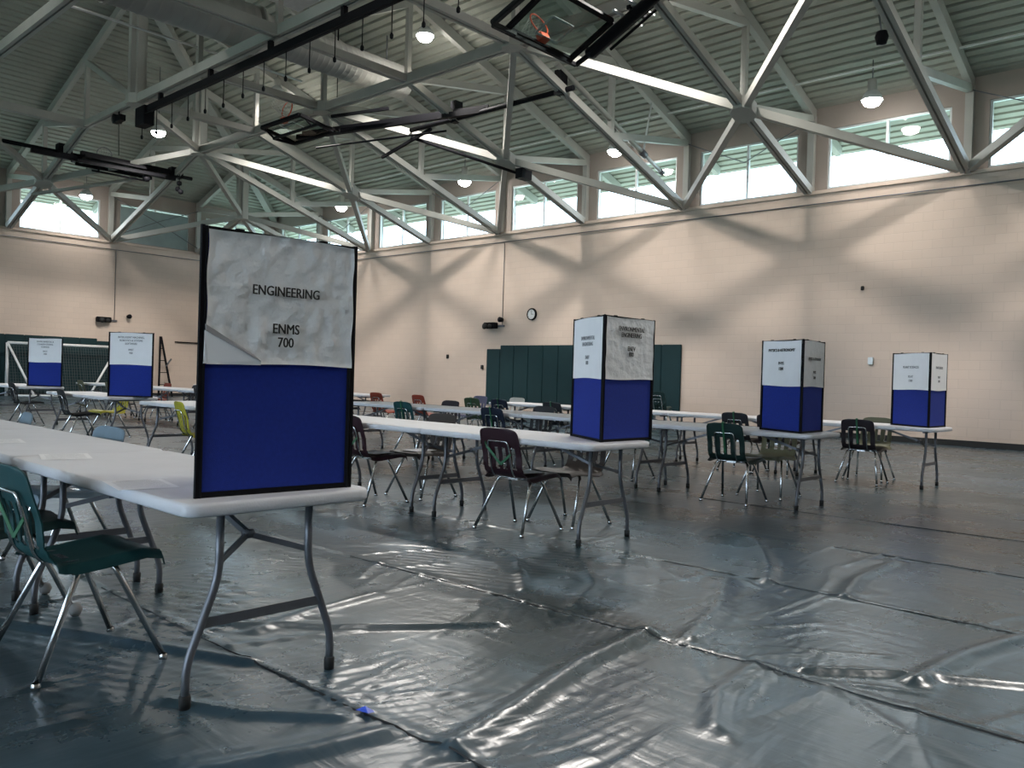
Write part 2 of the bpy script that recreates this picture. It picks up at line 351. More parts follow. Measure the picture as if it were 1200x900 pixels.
# ------------------------------------------------------------------ roof trusses
ORD = ['corner','first','second','third','fourth','fifth','sixth','seventh','eighth','ninth','tenth']
def Pn(i, j, z): return Vector((X(i), Y(j), z))
def truss(axis, k, nmax, label):
    """a lean-to truss standing on one wall column; axis y: on the right wall, axis x: on the left wall"""
    base = (X(k), D, ZL0) if axis == 'y' else (-E_, Y(k), ZL0)
    t = empty('roof_truss', base, label=label, cat='roof truss', group='trusses on the %s wall' % ('right' if axis == 'y' else 'left'))
    o = Vector(base)
    def P(d, z):
        return Vector((0, -d*B, z-ZL0)) if axis == 'y' else Vector((d*B, 0, z-ZL0))
    n = min(k, nmax); side = (1,0,0) if axis == 'y' else (0,1,0)
    MB().bar(P(-.5, zr(-.5)-.13), P(n, zr(n)-.13), .14, .24).build('rafter', M['steel'], t)
    m = min(n, 2)
    b = MB(); b.chan(P(.02, zl(0)+.06), P(m, zl(m)), .20, .17)
    if n > 2: b.chan(P(2, zl(2)), P(n, zl(n)), .20, .17)
    b.build('bottom_chord', M['steel'], t)
    MB().bar(P(-.015, ZL0+.02), P(-.015, zr(0)-.2), .14, .16, up=side).build('column', M['steel'], t)
    for d in range(1, n+1):
        if zr(d)-zl(d) < .3: continue
        w_ = .42 if d == k else .17
        q = MB(); q.chan(P(d, zl(d)), P(d, zr(d)-.2), w_, .17, up=side) if d == k else q.bar(P(d, zl(d)), P(d, zr(d)-.2), .12, .12, up=side)
        q.build('post', M['steel'], t)
    for d in range(0, n):
        a, c = P(d, zr(d)-.28), P(d+1, zl(d+1)+.04)
        MB().bar(a, a+(c-a)*.97, .13, .16).build('strut', M['steel'], t)
    return t
for k in range(1, 10):
    lab = 'pale steel truss on the %s column from the corner, long right wall' % ORD[k]
    truss('y', k, 3, lab)
for k in range(1, 5):
    truss('x', k, 3, 'pale steel truss on the %s column from the corner, left wall' % ORD[k])
# checkerboard diagonals between the nodes
nd = 0
RB = {}
for i in range(0, 10):
    for j in range(0, 6):
        if (i+j) % 2: continue
        for di, dj in ((1, 1), (1, -1)):
            a = (i, j); c = (i+di, j+dj)
            if c[1] < 0 or c[1] > 5: continue
            if max(min(a), min(c)) > 2 and {a, c} != {(2, 2), (3, 3)}: continue
            za, zc = zl(min(a)), zl(min(c))
            if a in ((0, 0),): pass
            p, q = Pn(*a, za), Pn(*c, zc)
            if a[1] == 0 : p += Vector((0, -.06, .05))
            if a[0] == 0: p += Vector((.06, 0, .05))
            if c[1] == 0: q += Vector((0, -.06, .05))
            u = (q-p).normalized()
            b = MB().bar(p+u*.16, q-u*.16, .14, .18)
            touch = []
            if c[1] == 0 or a[1] == 0:
                e = a if a[1] == 0 else c; touch = 'down to column %s from the corner, right wall' % ORD[e[0]] if e[0] else 'down into the far corner'
                touch += ', %s one' % ('its left' if (c if e == a else a)[0] < e[0] else 'its right')
            elif a[0] == 0: touch = 'down to column %s from the corner, left wall, %s one' % (ORD[a[1]] , 'its left' if c[1] > a[1] else 'its right')
            else: touch = 'in left-wall bays %d-%d, right-wall bays %d-%d' % (a[0], c[0], min(a[1], c[1]), max(a[1], c[1]))
            b.build('diagonal_brace', M['steel'], label='pale diagonal brace %s' % touch, cat='brace', group='diagonal roof braces')
# gusset nodes on the checkerboard
for i in range(1, 10):
    for j in range(1, 5):
        if (i+j) % 2 or (min(i, j) > 2 and (i, j) != (3, 3)): continue
        z = zl(min(i, j))
        if i == j == 1: pass
        b = MB(); n = 8; R = .28; c = Pn(i, j, z)
        sx, sy = (0, SL) if i > j and j < 2 else ((SL, 0) if j > i and i < 2 else (0, 0))
        vs = []
        for h in (-.13, .13):
            for q in range(n):
                a = 2*pi*(q+.5)/n; dx, dy = R*cos(a), R*sin(a)
                vs.append((c.x+dx, c.y+dy, c.z+h+sx*dx-sy*dy))
        b.add(vs, [tuple(range(n-1, -1, -1)), tuple(range(n, 2*n))]+[(q, (q+1) % n, n+(q+1) % n, n+q) for q in range(n)])
        b.build('gusset_plate', M['steel'], label='octagonal steel joint %d bays from the left wall and %d from the right' % (i, j), cat='steel joint', group='roof node plates')
# level girders
for j in (2, 3, 4):
    b = MB(); b.chan((X(min(j, 3) if j < 4 else 1.5), Y(j), zl(2)), (X(12), Y(j), zl(2)), .20, .22)
    b.build('roof_girder', M['steel'], label='long level pale grey steel girder %s' % {2: 'nearest the right wall, below the round duct end', 3: 'carrying the black track with hanging cords', 4: 'crossing the top left corner of the view'}[j], cat='girder', group='level roof girders')
for i in (2, 5):
    b = MB(); b.chan((X(i), Y(3), zl(2)), (X(i), Y(9), zl(2)), .20, .22)
    b.build('roof_girder', M['steel'], label='level pale grey steel girder %s' % {2: 'nearest the left wall', 5: 'running along the right side of the round duct'}[i], cat='girder', group='level roof girders')
MB().tube([(X(4), Y(2.2), 8.75), (X(4), Y(7), 8.75)], .03, 8).build('roof_pipe', M['white'], label='thin pale pipe running beside the round duct, upper left', cat='pipe')
# hip beam
MB().bar((X(-.5), Y(-.5), zr(-.5)-.1), (X(5.9), Y(5.9), zr(5.9)-.1), .26, .3).build('hip_beam', M['steel'], label='thick steel hip beam rising from the far corner of the hall under the roof deck', cat='beam')
# light metal eave pipes along the deck edge (lamp conduit)
MB().tube([(X(1), D-1.1, zr(.3)-.12), (X(12), D-1.1, zr(.3)-.12)], .022, 6).build('lamp_conduit', M['white'], label='thin pale conduit running under the eave along the right wall windows', cat='pipe')
# thin chevron tie rods in front of some right wall windows
for i in (1, 3, 6, 8):
    b = MB(); s = .3
    b.tube([(X(i)+.06, D-.02, 7.65), (X(i)+B/2, D-.02, 6.9), (X(i+1)-.06, D-.02, 7.65)], .014, 6)
    b.build('tie_rod', M['leg'], label='thin V-shaped tie rod across the window between right wall columns %d and %d' % (i, i+1), cat='rod', group='window tie rods')
b = MB().tube([(-E_+.02, Y(1)-.06, 6.1), (-E_+.02, Y(1.5), 6.9), (-E_+.02, Y(2)+.06, 6.1)], .014, 6); b.tube([(-E_+.02, Y(1)-.06, 7.6), (-E_+.02, Y(1.5), 6.9), (-E_+.02, Y(2)+.06, 7.6)], .014, 6)
b.build('tie_rod', M['leg'], label='thin crossed tie rods in front of the window with the drawn blind', cat='rod', group='window tie rods')
MB().box((-E_-.145, Y(2)+WA+.03, WZ0), (-E_-.13, Y(1)-WA-.03, WZ1-.1)).build('window_blind', M['blind'], label='drawn grey-teal blind in the left wall window nearest the front board', cat='blind')

# ------------------------------------------------------------------ lamps
def lamp_proto(zroof):
    t = empty('high_bay_lamp', (0,0,0))
    MB().tube([(0,0,.2), (0,0,zroof)], .014, 6).build('stem', M['leg'], t)
    MB().lathe([(.0,.34),(.085,.33),(.10,.26),(.10,.12),(.07,.08)], 16).build('ballast_housing', M['steel'], t)
    MB().lathe([(.06,.09),(.12,.07),(.19,-.02),(.225,-.13),(.215,-.13),(.18,-.02),(.11,.055)], 20).build('reflector', M['alu'], t)
    MB().lathe([(.0,-.27),(.09,-.26),(.16,-.22),(.20,-.15),(.21,-.10)], 20).build('lens', M['lamp'], t)
    return t
def put_lamp(proto, x, y, z, W, label, first, size=.14):
    zt = ZR0+SL*min(x+E_, D-y, XM-x, y-YM); t = lamp_proto(zt-z+.02)
    t.location = (x, y, z); tag(t, label, 'lamp', 'high bay lamps')
    l = bpy.data.lights.new('lamp_light', 'SPOT'); l.energy = W*4; l.spot_size = radians(142); l.spot_blend = .4; l.shadow_soft_size = size; l.color = (1, .95, .89)
    lo = bpy.data.objects.new('lamp_light', l); COL.objects.link(lo); lo.location = (x, y, z-.34)
    return t
pr = None
LP = [(-15.68,13.4,9.64,'glowing round high bay lamp above the middle of the hall, brightest in view'),
      (-22.4,13.4,9.64,'glowing round high bay lamp beside the red rim of the middle basketball goal'),
      (-25.67,11.29,8.55,'glowing round high bay lamp just below the black track box')]
for q, (x, y, z, lab) in enumerate(LP): put_lamp(pr, x, y, z, LAMP_W, lab, q == 0)
lab = 'high bay lamp hanging under the roof outside the view'
for x in (-8.6, -1.0, 7.5):
    put_lamp(pr, x, 13.4, 9.64, LAMP_W, lab, False)
for y in (5.5, -3, -12):
    for x in (-28, -19, -9, 0, 9): put_lamp(pr, x, y, 10.3, NEAR_FILL_W, lab, False)  # unseen weak lamps added as fill over the near hall
WLP = [(-6.75,18.6,7.62,'glowing wall-side lamp over the rightmost whole window of the right wall'),
       (-13.63,18.6,7.62,'glowing wall-side lamp beside the slanting grey pole end, right wall'),
       (-19.6,18.6,7.6,'glowing wall-side lamp second from the far corner, right wall'),
       (-26.33,18.6,7.55,'small glowing wall-side lamp nearest the far corner, right wall'),
       (-31.79,11.43,7.38,'glowing lamp in front of the bright uncovered window of the left wall')]
pr2 = None
for q, (x, y, z, lab) in enumerate(WLP): put_lamp(pr2, x, y, z, WALL_LAMP_W, lab, q == 0, .15)

# ------------------------------------------------------------------ ducts, track, pole
t = empty('air_duct', (X(4.45), 5, 8.95), label='long round ribbed metal air duct running under the roof towards the right wall', cat='duct')
prf = []
y = -11.0
while y < 4.6:
    prf += [(.50, y), (.50, y+.20), (.515, y+.22), (.50, y+.24)]; y += .26
prf += [(.50, 4.7), (.42, 5.1)]; y = 5.2
while y < 9.1:
    prf += [(.42, y), (.42, y+.12), (.428, y+.135), (.42, y+.15)]; y += .16
MB().lathe(prf+[(.0, 9.25)], 28, ax='y').build('duct_shell', M['duct'], t)
for yy in (-2, 1.5, 4.8): MB().lathe([(.52, yy), (.54, yy+.02), (.54, yy+.06), (.52, yy+.08)], 28, ax='y').build('duct_collar', M['steel'], t)
for yy in (-1, 2.5, 6.2, 8.6): MB().tube([(0, yy, .41), (0, yy, zr((D-5-yy)/B)-8.95)], .02, 6).build('hanger', M['leg'], t)
t = empty('curtain_track', (X(3)+1, Y(3), 7.86), label='long black overhead track with hanging cords and a black end box', cat='track')
b = MB(); b.box((-.4,-.06,-.09), (17, .06, .07)); b.build('rail', M['black'], t)
MB().box((-.75,-.14,-.42), (-.2,.14,.07)).build('motor_box', M['black'], t, bevel=.015)
MB().tube([(-.4,0,.0), (-.4,-.1,-.16), (17,-.1,-.16)], .012, 6).build('guide_cable', M['black'], t)
for q in range(18):
    x_ = -.62+q*.86; L = .62+.05*random.random()
    MB().tube([(x_,0,-.05), (x_,0,-L)], .011, 5).lathe([(.0,-L-.10),(.032,-L-.08),(.036,-L-.02),(.014,-L+.02)], 8, (x_,0,0)).build('drop_cord', M['black'], t)
for q in range(6): MB().box((.4+q*2.6,-.05,.06), (.5+q*2.6,.05,.26)).build('track_clamp', M['black'], t)

t = empty('folded_pole', (X(6), 14.13, 8.21), label='long grey steel pole slanting down from the roof steel, its free end before a window', cat='pole')
MB().tube([(0,0,0), (0,3.5,-1.24)], .065, 12).build('outer_tube', M['steel'], t)
MB().tube([(0,3.35,-1.19), (0,4.35,-1.54)], .05, 12).build('inner_tube', M['alu'], t)
MB().tube([(0,3.4,-1.21), (0,3.6,-1.28)], .085, 12).tube([(0,4.30,-1.525), (0,4.42,-1.565)], .07, 12).build('collar', M['leg'], t)
MB().tube([(0,3.5,-1.2), (0,3.95,.70)], .022, 8).build('hanger_rod', M['alu'], t)

# ------------------------------------------------------------------ folded basketball goals
def goal_board(t, o, u, v, n, W, H, rim_m='orange'):
    """glass board: o corner, u width dir, v height dir, n facing normal (local coords of t)"""
    o, u, v, n = map(Vector, (o, u, v, n)); f = MB(); k = .035
    c = [o, o+u*W, o+u*W+v*H, o+v*H]
    for a in range(4): f.bar(c[a], c[(a+1) % 4], .09, .08, up=n)
    fr = f.build('backboard_frame', M['black'], t)
    g = MB(); th = n*.012; g.add([p+s for s in (-th, th) for p in c], [(3,2,1,0),(4,5,6,7),(0,1,5,4),(1,2,6,5),(2,3,7,6),(3,0,4,7)]); g.build('glass_panel', M['board_glass'], t)
    tg = MB(); q = o+u*(W/2)+v*(H*.16); a = .30; tq = [q-u*a, q+u*a, q+u*a+v*.45, q-u*a+v*.45]
    for s in range(4): tg.bar(tq[s]+n*.014, tq[(s+1) % 4]+n*.014, .05, .004, up=n)
    tg.build('target_square', M['white'], t)
    rc = o+u*(W/2)+v*(H*.12)+n*.38; ring = [rc+(u*cos(2*pi*s/24)+n*sin(2*pi*s/24))*.229 for s in range(25)]
    rm = MB().tube(ring, .014, 8, False); base = o+u*(W/2)+v*(H*.12)
    rm.bar(base+u*.09+n*.02, ring[16 if False else 20]-n*0, .03, .02); rm.bar(base-u*.09+n*.02, ring[16], .03, .02)
    rm.build('rim', M[rim_m], t)
    MB().prof(base-v*.02+n*.01, base-v*.02+n*.13, [(-.11,-.07),(.11,-.07),(.11,.07),(-.11,.07)], up=v).build('rim_bracket', M['orange'], t)
    nt_ = MB()
    for s in range(12):
        a0 = 2*pi*s/12
        for sg in (1, -1):
            pts = []
            for h in range(6):
                rr_ = .225*(1-.09*h); aa = a0+sg*h*pi/12
                pts.append(rc+(u*cos(aa)+n*sin(aa))*rr_-v*(.08*h)*1.0)
            nt_.tube(pts, .004, 4, False)
    no = nt_.build('net', M['net'], t)
# A: large, near the camera, top centre
dM = Vector((.90,0,.43)).normalized(); nA = Vector((-.43,0,.90)).normalized()
t = empty('basketball_goal', (-9.95, 12.71, 7.5), label='folded-up glass basketball goal nearest the camera at the top centre, seen from below', cat='basketball goal', group='folded basketball goals')
goal_board(t, (-.62,-1.72,.06), (0,1,0), dM, nA, 1.83, 1.12)
MB().tube([Vector((0,0,0)), dM*4.2], .115, 12).lathe([(.0,-.10),(.09,-.09),(.10,0),(.09,.09),(.0,.10)], 12, (0,0,0), 'y').build('mast', M['black'], t)
MB().bar(Vector((-.62,-1.75,.0)), Vector((-.62,.30,.0)), .07, .07).bar(Vector((-.62,.30,0)), Vector((.9,.42,.66)), .07, .07).bar(Vector((.9,-.1,.6)), Vector((.9,.5,.6)), .07,.07).build('carrier_frame', M['black'], t)
MB().tube([Vector((-.1,.22,.02)), Vector((3.2,.22,1.55))], .035, 8).tube([Vector((.2,.34,.12)), Vector((3.0,.34,1.45))], .03, 8).build('brace_tube', M['black'], t)
b = MB(); b.bar((-.62,-2.1,.02), (-.62,-1.5,.02), .12, .1); b.bar((-.62,-2.12,.02), (.1,-2.05,.35), .12, .1); b.build('bottom_pad', M['rubber'], t, bevel=.02)
b = MB()
for s in (0, .28): b.bar(Vector((.75+s,-.35,.50+s*.45)), Vector((.75+s,.55,.50+s*.45)), .06, .03)
b.build('cross_channel', M['white'], t)
MB().bar((3.6,-.9,1.78), (3.6,1.0,1.78), .1, .1).bar((3.6,0,1.78), (3.6,0,2.3), .08,.08).build('support_pipe', M['black'], t)
# B: middle, side goal
t = empty('basketball_goal', (-19.4, 12.4, 7.7), label='folded-up basketball goal over the middle of the hall with a long black arm reaching right', cat='basketball goal', group='folded basketball goals')
goal_board(t, (-.92,-.68,.0), (1,0,0), (0,.98,-.17), (0,.17,.98), 1.83, 1.07)
MB().bar((-.5,.16,-.14), (4.9,2.0,.02), .13, .13).bar((-.5,.32,.02), (4.9,2.1,.14), .07, .07).build('mast', M['black'], t)
MB().bar((-.95,-.3,-.2), (1.15,-.3,-.2), .06, .06).bar((-.95,.35,-.2), (1.15,.35,-.2), .06, .06).bar((-.95,-.3,-.2), (-.95,.35,-.2), .06,.06).bar((1.15,-.3,-.2), (1.15,.35,-.2), .06,.06).bar((-.92,-.3,-.2), (-.92,-.6,0), .04,.04).bar((.9,-.3,-.2), (.9,-.6,0), .04,.04).build('carrier_frame', M['black'], t)
MB().bar((1.15,.1,.1), (2.5,.9,.25), .07, .07).bar((1.0,.5,-.05), (2.6,1.2,.0), .07, .07).build('brace_tube', M['black'], t)
MB().tube([(2.2,1.9,-.02), (7.65,2.0,-.02)], .06, 10).build('support_pipe', M['black'], t)
MB().tube([(-.4,.7,-.32), (3.6,1.9,-.28)], .028, 8).build('cable_tube', M['black'], t)
MB().bar((2.9,2.0,-.08), (1.0,1.9,-.55), .07, .07).tube([(2.2,1.9,-.2), (4.1,4.25,-1.0)], .04, 8).box((4.0,4.1,-1.12), (4.25,4.5,-.85)).build('back_brace', M['black'], t)
for x_ in (3.88, 7.3): MB().box((x_-.09,1.85,-.12), (x_+.09,2.1,.42)).build('pipe_clamp', M['black'], t)
# C: left
t = empty('basketball_goal', (-27.6, 10.6, 7.6), label='folded-up basketball goal on the far left in front of the left wall windows', cat='basketball goal', group='folded basketball goals')
goal_board(t, (-.55,-.92,-.02), (0,1,0), (1,0,0), (0,0,1), 1.83, 1.07, 'leg')
MB().tube([(-.05,-3.1,.06), (-.05,2.75,.06)], .06, 10).build('support_pipe', M['black'], t)
MB().bar((.1,-2.3,-.08), (.1,2.1,-.08), .12, .14).bar((.45,-1.1,-.2), (.45,1.6,-.14), .08, .10).bar((-.35,-.9,-.12), (-.35,1.5,-.12), .08, .1).build('carrier_frame', M['black'], t)
MB().bar((.1,-.9,.12), (.1,1.9,.1), .16, .16).build('mast', M['black'], t)
MB().tube([(.2,-.6,-.36), (.2,1.1,-.36)], .03, 8).tube([(.2,-.4,-.2), (.2,-.4,-.38)], .03, 8).build('cable_tube', M['black'], t)
MB().tube([(0,.9,-.3), (-2.3,-1.5,-.95)], .06, 8).build('back_brace', M['steel'], t)
MB().lathe([(.0,-.1),(.09,-.09),(.11,0),(.09,.09),(0,.1)], 10, (.3,1.05,-.3), 'y').build('winch', M['black'], t)
for y_ in (-1.35, 2.15): MB().box((-.15,y_-.2,-.03), (.15,y_+.2,.30)).build('pipe_clamp', M['black'], t)

# small rigs hanging from the steel
def rig(loc, label, top):
    t = empty('winch', loc, label=label, cat='winch', group='small black winches under the roof')
    MB().box((-.28,-.07,-.09), (.28,.07,.07)).lathe([(0,-.12),(.12,-.11),(.12,.11),(0,.12)], 12, (-.12,0,.02), 'y').build('body', M['black'], t, bevel=0)
    MB().tube([(0,0,.05), (0,0,top)], .02, 6).build('hanger', M['black'], t)
    MB().tube([(0,0,-.08), (.02,0,-.5), (.0,.02,-1.0)], .012, 5).build('cable', M['black'], t)
rig((-23.6,9.28,7.95), 'small black winch left of the black track box', .3)
rig((-18.4,12.75,9.3), 'small black winch in front of the ribbed duct', .9)
t = empty('signal_cluster', (-27.3, 12.75, 7.55), label='cluster of three small black balls hanging under the left basketball goal end', cat='speaker')
for dx, dz in ((0,-.2), (-.1,-.38), (.12,-.5)):
    MB().lathe([(0,-.09),(.07,-.06),(.09,0),(.07,.06),(0,.09)], 10, (dx,0,dz)).build('ball', M['black'], t)
MB().tube([(0,0,.1), (0,0,-.5)], .015, 5).build('stem', M['black'], t)
t = empty('heater', (-15.4, 9.5, 8.95), label='pale square ceiling unit hanging on rods above the black track', cat='ceiling unit')
MB().prof((0,0,0), (0,0,.10), [(-.42,-.42),(.42,-.42),(.42,.42),(-.42,.42)]).build('tray', M['white'], t)
for a, c in ((-.4,-.4),(.4,-.4),(.4,.4),(-.4,.4)): MB().tube([(a,c,.1), (a*.2,c*.2,1.3)], .012, 5).build('hanger', M['leg'], t)
MB().lathe([(0,.5),(.13,.48),(.13,.3),(0,.28)], 12).build('motor', M['black'], t)
t = empty('spotlight', (X(8)-.75, 16.5, 7.95), label='small black spotlight clamped to a roof brace near the top right', cat='spotlight')
MB().lathe([(0,-.14),(.09,-.12),(.13,.02),(.10,.12),(0,.14)], 12).build('head', M['black'], t)
MB().tube([(0,0,.1), (-.1,.1,.5)], .02, 6).build('bracket', M['leg'], t)

# ------------------------------------------------------------------ things on the walls
npad = 0
xx = -19.39
while xx < -12.0:
    h = 2.22-(.12 if npad == 0 else 0)
    MB().box((xx, D-.06, .27), (xx+.612, D-.001, h)).build('wall_pad', M['pad'], bevel=.015, group='dark green pads on the right wall',
        label='dark green wall pad, number %d from the left on the right wall' % (npad+1) if False else ('lower dark green wall pad at the left end, right wall' if npad == 0 else 'tall dark green wall pad in the row on the right wall'), cat='wall pad')
    npad += 1; xx += .618
yy = 12.95; q = 0
while yy > 3.5:
    MB().box((-E_+.001, yy-.612, .1), (-E_+.06, yy, 2.17 if q else 2.08)).build('wall_pad', M['pad'], bevel=.015, group='dark green pads on the left wall',
        label='dark green wall pad at the right end behind the soccer goal' if q == 0 else 'tall dark green wall pad in the row on the left wall', cat='wall pad')
    q += 1; yy -= .618
t = empty('wall_clock', (-17.46, D, 3.20), label='round black-rimmed clock on the right wall above the green pads', cat='clock')
MB().lathe([(.155,-.06),(.19,-.055),(.195,0)], 28, ax='y').build('rim', M['black'], t)
MB().lathe([(0,-.045),(.16,-.045)], 28, ax='y').build('dial', M['white'], t)
b = MB(); b.box((-.006,-.052,-.01), (.006,-.048,.12)); b.box((-.01,-.054,-.006), (.085,-.050,.006)); b.build('hands', M['ink'], t)
b = MB()
for k in range(12):
    a = k*pi/6; b.bar((.125*sin(a),-.048,.125*cos(a)), (.145*sin(a),-.048,.145*cos(a)), .008, .004)
b.build('hour_marks', M['ink'], t)
def wall_rig(loc, rz, label, sp):
    t = empty('wall_speaker', loc, rz, label=label, cat='loudspeaker', group='wall loudspeakers')
    MB().box((-.34,-.22,-.10), (.18,-.03,.10)).build('cabinet', M['black'], t, bevel=.02)
    MB().lathe([(0,0),(.08,-.01),(.10,-.08),(0,-.08)], 14, (-.2,-.22,-.03), 'y').lathe([(0,0),(.06,-.01),(.08,-.07),(0,-.07)], 14, (.02,-.22,-.03), 'y').build('driver', M['rubber'], t)
    MB().box((-.1,-.05,-.05), (.45,0,.02)).build('bracket', M['leg'], t)
    MB().lathe([(0,-.20),(.09,-.19),(.07,-.05),(0,-.04)], 14, (sp,-.02,.18), 'y').build('horn', M['black'], t)
    MB().tube([(.35,-.02,.0), (.35,-.02,2.7)], .012, 5).build('conduit', M['leg'], t)
wall_rig((-19.1, D, 2.87), 0, 'black loudspeakers on a bracket on the right wall, left of the clock', .4)
wall_rig((-E_, 12.6, 2.9), pi/2, 'black loudspeakers on a bracket on the left wall above the soccer goal', .85)
for (x_, z_, s_, lab) in ((-21.33,1.84,.05,'small brown box on the bare right wall, left of the pads'), (-7.21,3.51,.035,'tiny dark sensor high on the right wall'), (-19.62,1.5,.05,'small dark switch beside the left edge of the right wall pads'),(-6.97,1.82,.06,'small pale bell on the right wall between the two right boards')):
    m_ = M['alu'] if 'pale' in lab else M['rubber']
    MB().box((x_-s_, D-.05, z_-s_*1.4), (x_+s_, D-.001, z_+s_*1.4)).build('wall_box', m_, bevel=.01, label=lab, cat='wall box')
MB().box((-E_+.001, 15.35, 2.17), (-E_+.05, 16.35, 2.22)).build('wall_rail', M['black'], label='short dark horizontal rail on the left wall beside the front board', cat='rail')
t = empty('folded_ladder', (-E_+.25, 14.75, 0), label='dark folded stand leaning on the left wall beside the green pads', cat='ladder')
for a, c, e in ((-.25,-.05,-.05),(.3,-.02,.02)): MB().bar((.3,a,.0), (-.12,c,2.38), .06, .06, up=(0,1,0)).build('rail', M['black'], t)
b = MB()
for k in range(1, 5): f = k/5; b.bar((.3-.42*f,-.25+.2*f,2.38*f), (.3-.42*f,.3-.32*f,2.38*f), .03, .03)
b.build('rung', M['black'], t)
MB().bar((.1,.1,1.2), (.02,.35,1.5), .05, .05).build('hinge', M['leg'], t)
# soccer goal against the left wall
t = empty('soccer_goal', (-E_+.5, 11.6, 0), label='white framed soccer goal with dark net against the green pads on the left', cat='soccer goal')
GY0, GY1, GH = -2.4, 1.3, 1.86
MB().tube([(0,GY0,GH), (0,GY1,GH)], .05, 10).build('crossbar', M['white'], t)
for y_ in (GY0, GY1): MB().tube([(0,y_,0), (0,y_,GH)], .05, 10).build('goal_post', M['white'], t)
MB().tube([(.9,GY0,.05), (.9,GY1,.05)], .035, 8).build('ground_bar', M['white'], t)
for y_, y2 in ((GY0, GY0+.6), (GY1, GY1-1.3)): MB().tube([(0,y_,GH), (.9,y2,.05)], .04, 8).build('back_stay', M['white'], t)
b = MB()
for k in range(43): a = GY0+(GY1-GY0)*k/42; b.bar((.02,a,GH-.03), (.5+.05*sin(k),a+.02*sin(k*1.7),.03), .012, .012)
for k in range(1, 18): f = k/18; b.bar((.02+.5*f,GY0,GH*(1-f)), (.02+.5*f,GY1,GH*(1-f)), .010, .010)
b.build('net', M['goalnet'], t)

# ------------------------------------------------------------------ folding tables
TH = .74
def make_table(L):
    W = .76; t = empty('folding_table', (0,0,0))   # origin: right end, near edge corner on floor; extends -x and +y
    bm = bmesh.new(); r = .06; pts = []
    for cx, cy, a0 in ((-r,r,-pi/2), (-r,W-r,0), (-L+r,W-r,pi/2), (-L+r,r,pi)):
        for k in range(6): a = a0+k*pi/10; pts.append((cx+r*cos(a), cy+r*sin(a)))
    n = len(pts); cxm, cym = -L/2, W/2
    def ring(off, z): return [bm.verts.new((cxm+(x-cxm)*(1-2*off/L), cym+(y-cym)*(1-2*off/W), z)) for x, y in pts]
    R = [ring(.03, TH-.035), ring(.02, TH-.045), ring(.006, TH-.047), ring(0, TH-.04), ring(0, TH-.012), ring(.004, TH-.003), ring(.012, TH)]
    for a, c in zip(R[:-1], R[1:]):
        for k in range(n):
            f = bm.faces.new((a[k], a[(k+1) % n], c[(k+1) % n], c[k])); f.smooth = True
    bm.faces.new(R[-1]); bm.faces.new(list(reversed(R[0])))
    me = bpy.data.meshes.new('tabletop'); bm.to_mesh(me); bm.free(); me.materials.append(M['top'])
    o = bpy.data.objects.new('tabletop', me); COL.objects.link(o); o.parent = t
    for end in (0, 1):
        xf = -.15 if end == 0 else -L+.15; s = -1 if end == 0 else 1
        for sy in (-1, 1):
            cy = W/2
            p = bend([(xf,cy+sy*.185,TH-.045), (xf,cy+sy*.185,.45), (xf,cy+sy*.30,.15), (xf,cy+sy*.30,.028)], .07, 5)
            lg = MB().tube(p, .0155, 10).build('leg', M['leg'], t)
            MB().lathe([(0,0),(.020,.0),(.021,.045),(.017,.05)], 12, (xf,cy+sy*.30,.0)).build('rubber_foot', M['rubber'], lg)
        MB().bar((xf,W/2-.245,.29), (xf,W/2+.245,.29), .012, .036).build('crossbar', M['leg'], t)
        hub = Vector((xf+s*.13, W/2, .56))
        MB().bar(hub, (xf,W/2-.185,.50), .012, .022).bar(hub, (xf,W/2+.185,.50), .012, .022).build('spreader', M['leg'], t)
        MB().bar(hub, (xf+s*.55,W/2,TH-.05), .02, .022).lathe([(0,-.02),(.018,-.02),(.018,.02),(0,.02)], 10, tuple(hub), 'y').build('brace', M['leg'], t)
        MB().tube([(xf,W/2-.30,TH-.055), (xf,W/2+.30,TH-.055)], .012, 8).build('hinge_bar', M['leg'], t)
    return t
protos = {}
def table(x, y, L, label, grp):
    if L not in protos: protos[L] = t = make_table(L)
    else: t = copy_tree(protos[L])
    t.location = (x, y, 0); tag(t, label, 'folding table', grp); return t
L6 = 1.845
rows = [(-2.63, 1.30, 3, 'front'), (-3.50, 4.62, 4, 'second'), (-3.22, 7.62, 4, 'third'), (-2.97, 10.55, 4, 'farthest')]
pos = ['at its right end, under the display board', 'second from its right end', 'third from its right end', 'at its left end, by the aisle']
for xe, y0, n, nm in rows:
    for k in range(n):
        pp = pos[k]
        if nm == 'front' and k == 2: pp = 'at the left edge of the picture'
        table(xe-k*L6, y0+.012*((k*7) % 3-1), L6-.004, 'white folding table in the %s row, %s' % (nm, pp), 'tables of the %s row' % nm)
table(-12.15, 4.70, 2.44, 'white folding table in the left block under the taller display board', 'tables of the left block')
table(-17.25, 5.15, 2.44, 'white folding table at the far left edge under the smaller display board', 'tables of the left block')
for k in range(5): table(-12.6-k*L6, 7.7, L6-.004, 'white folding table in the left block row beyond the boards, %s from its right end' % ['first','second','third','fourth','fifth'][k], 'tables of the left block')
for k in range(4): table(-13.8-k*L6, 10.4, L6-.004, 'white folding table in the farthest left block row, %s from its right end' % ['first','second','third','fourth'][k], 'tables of the left block')

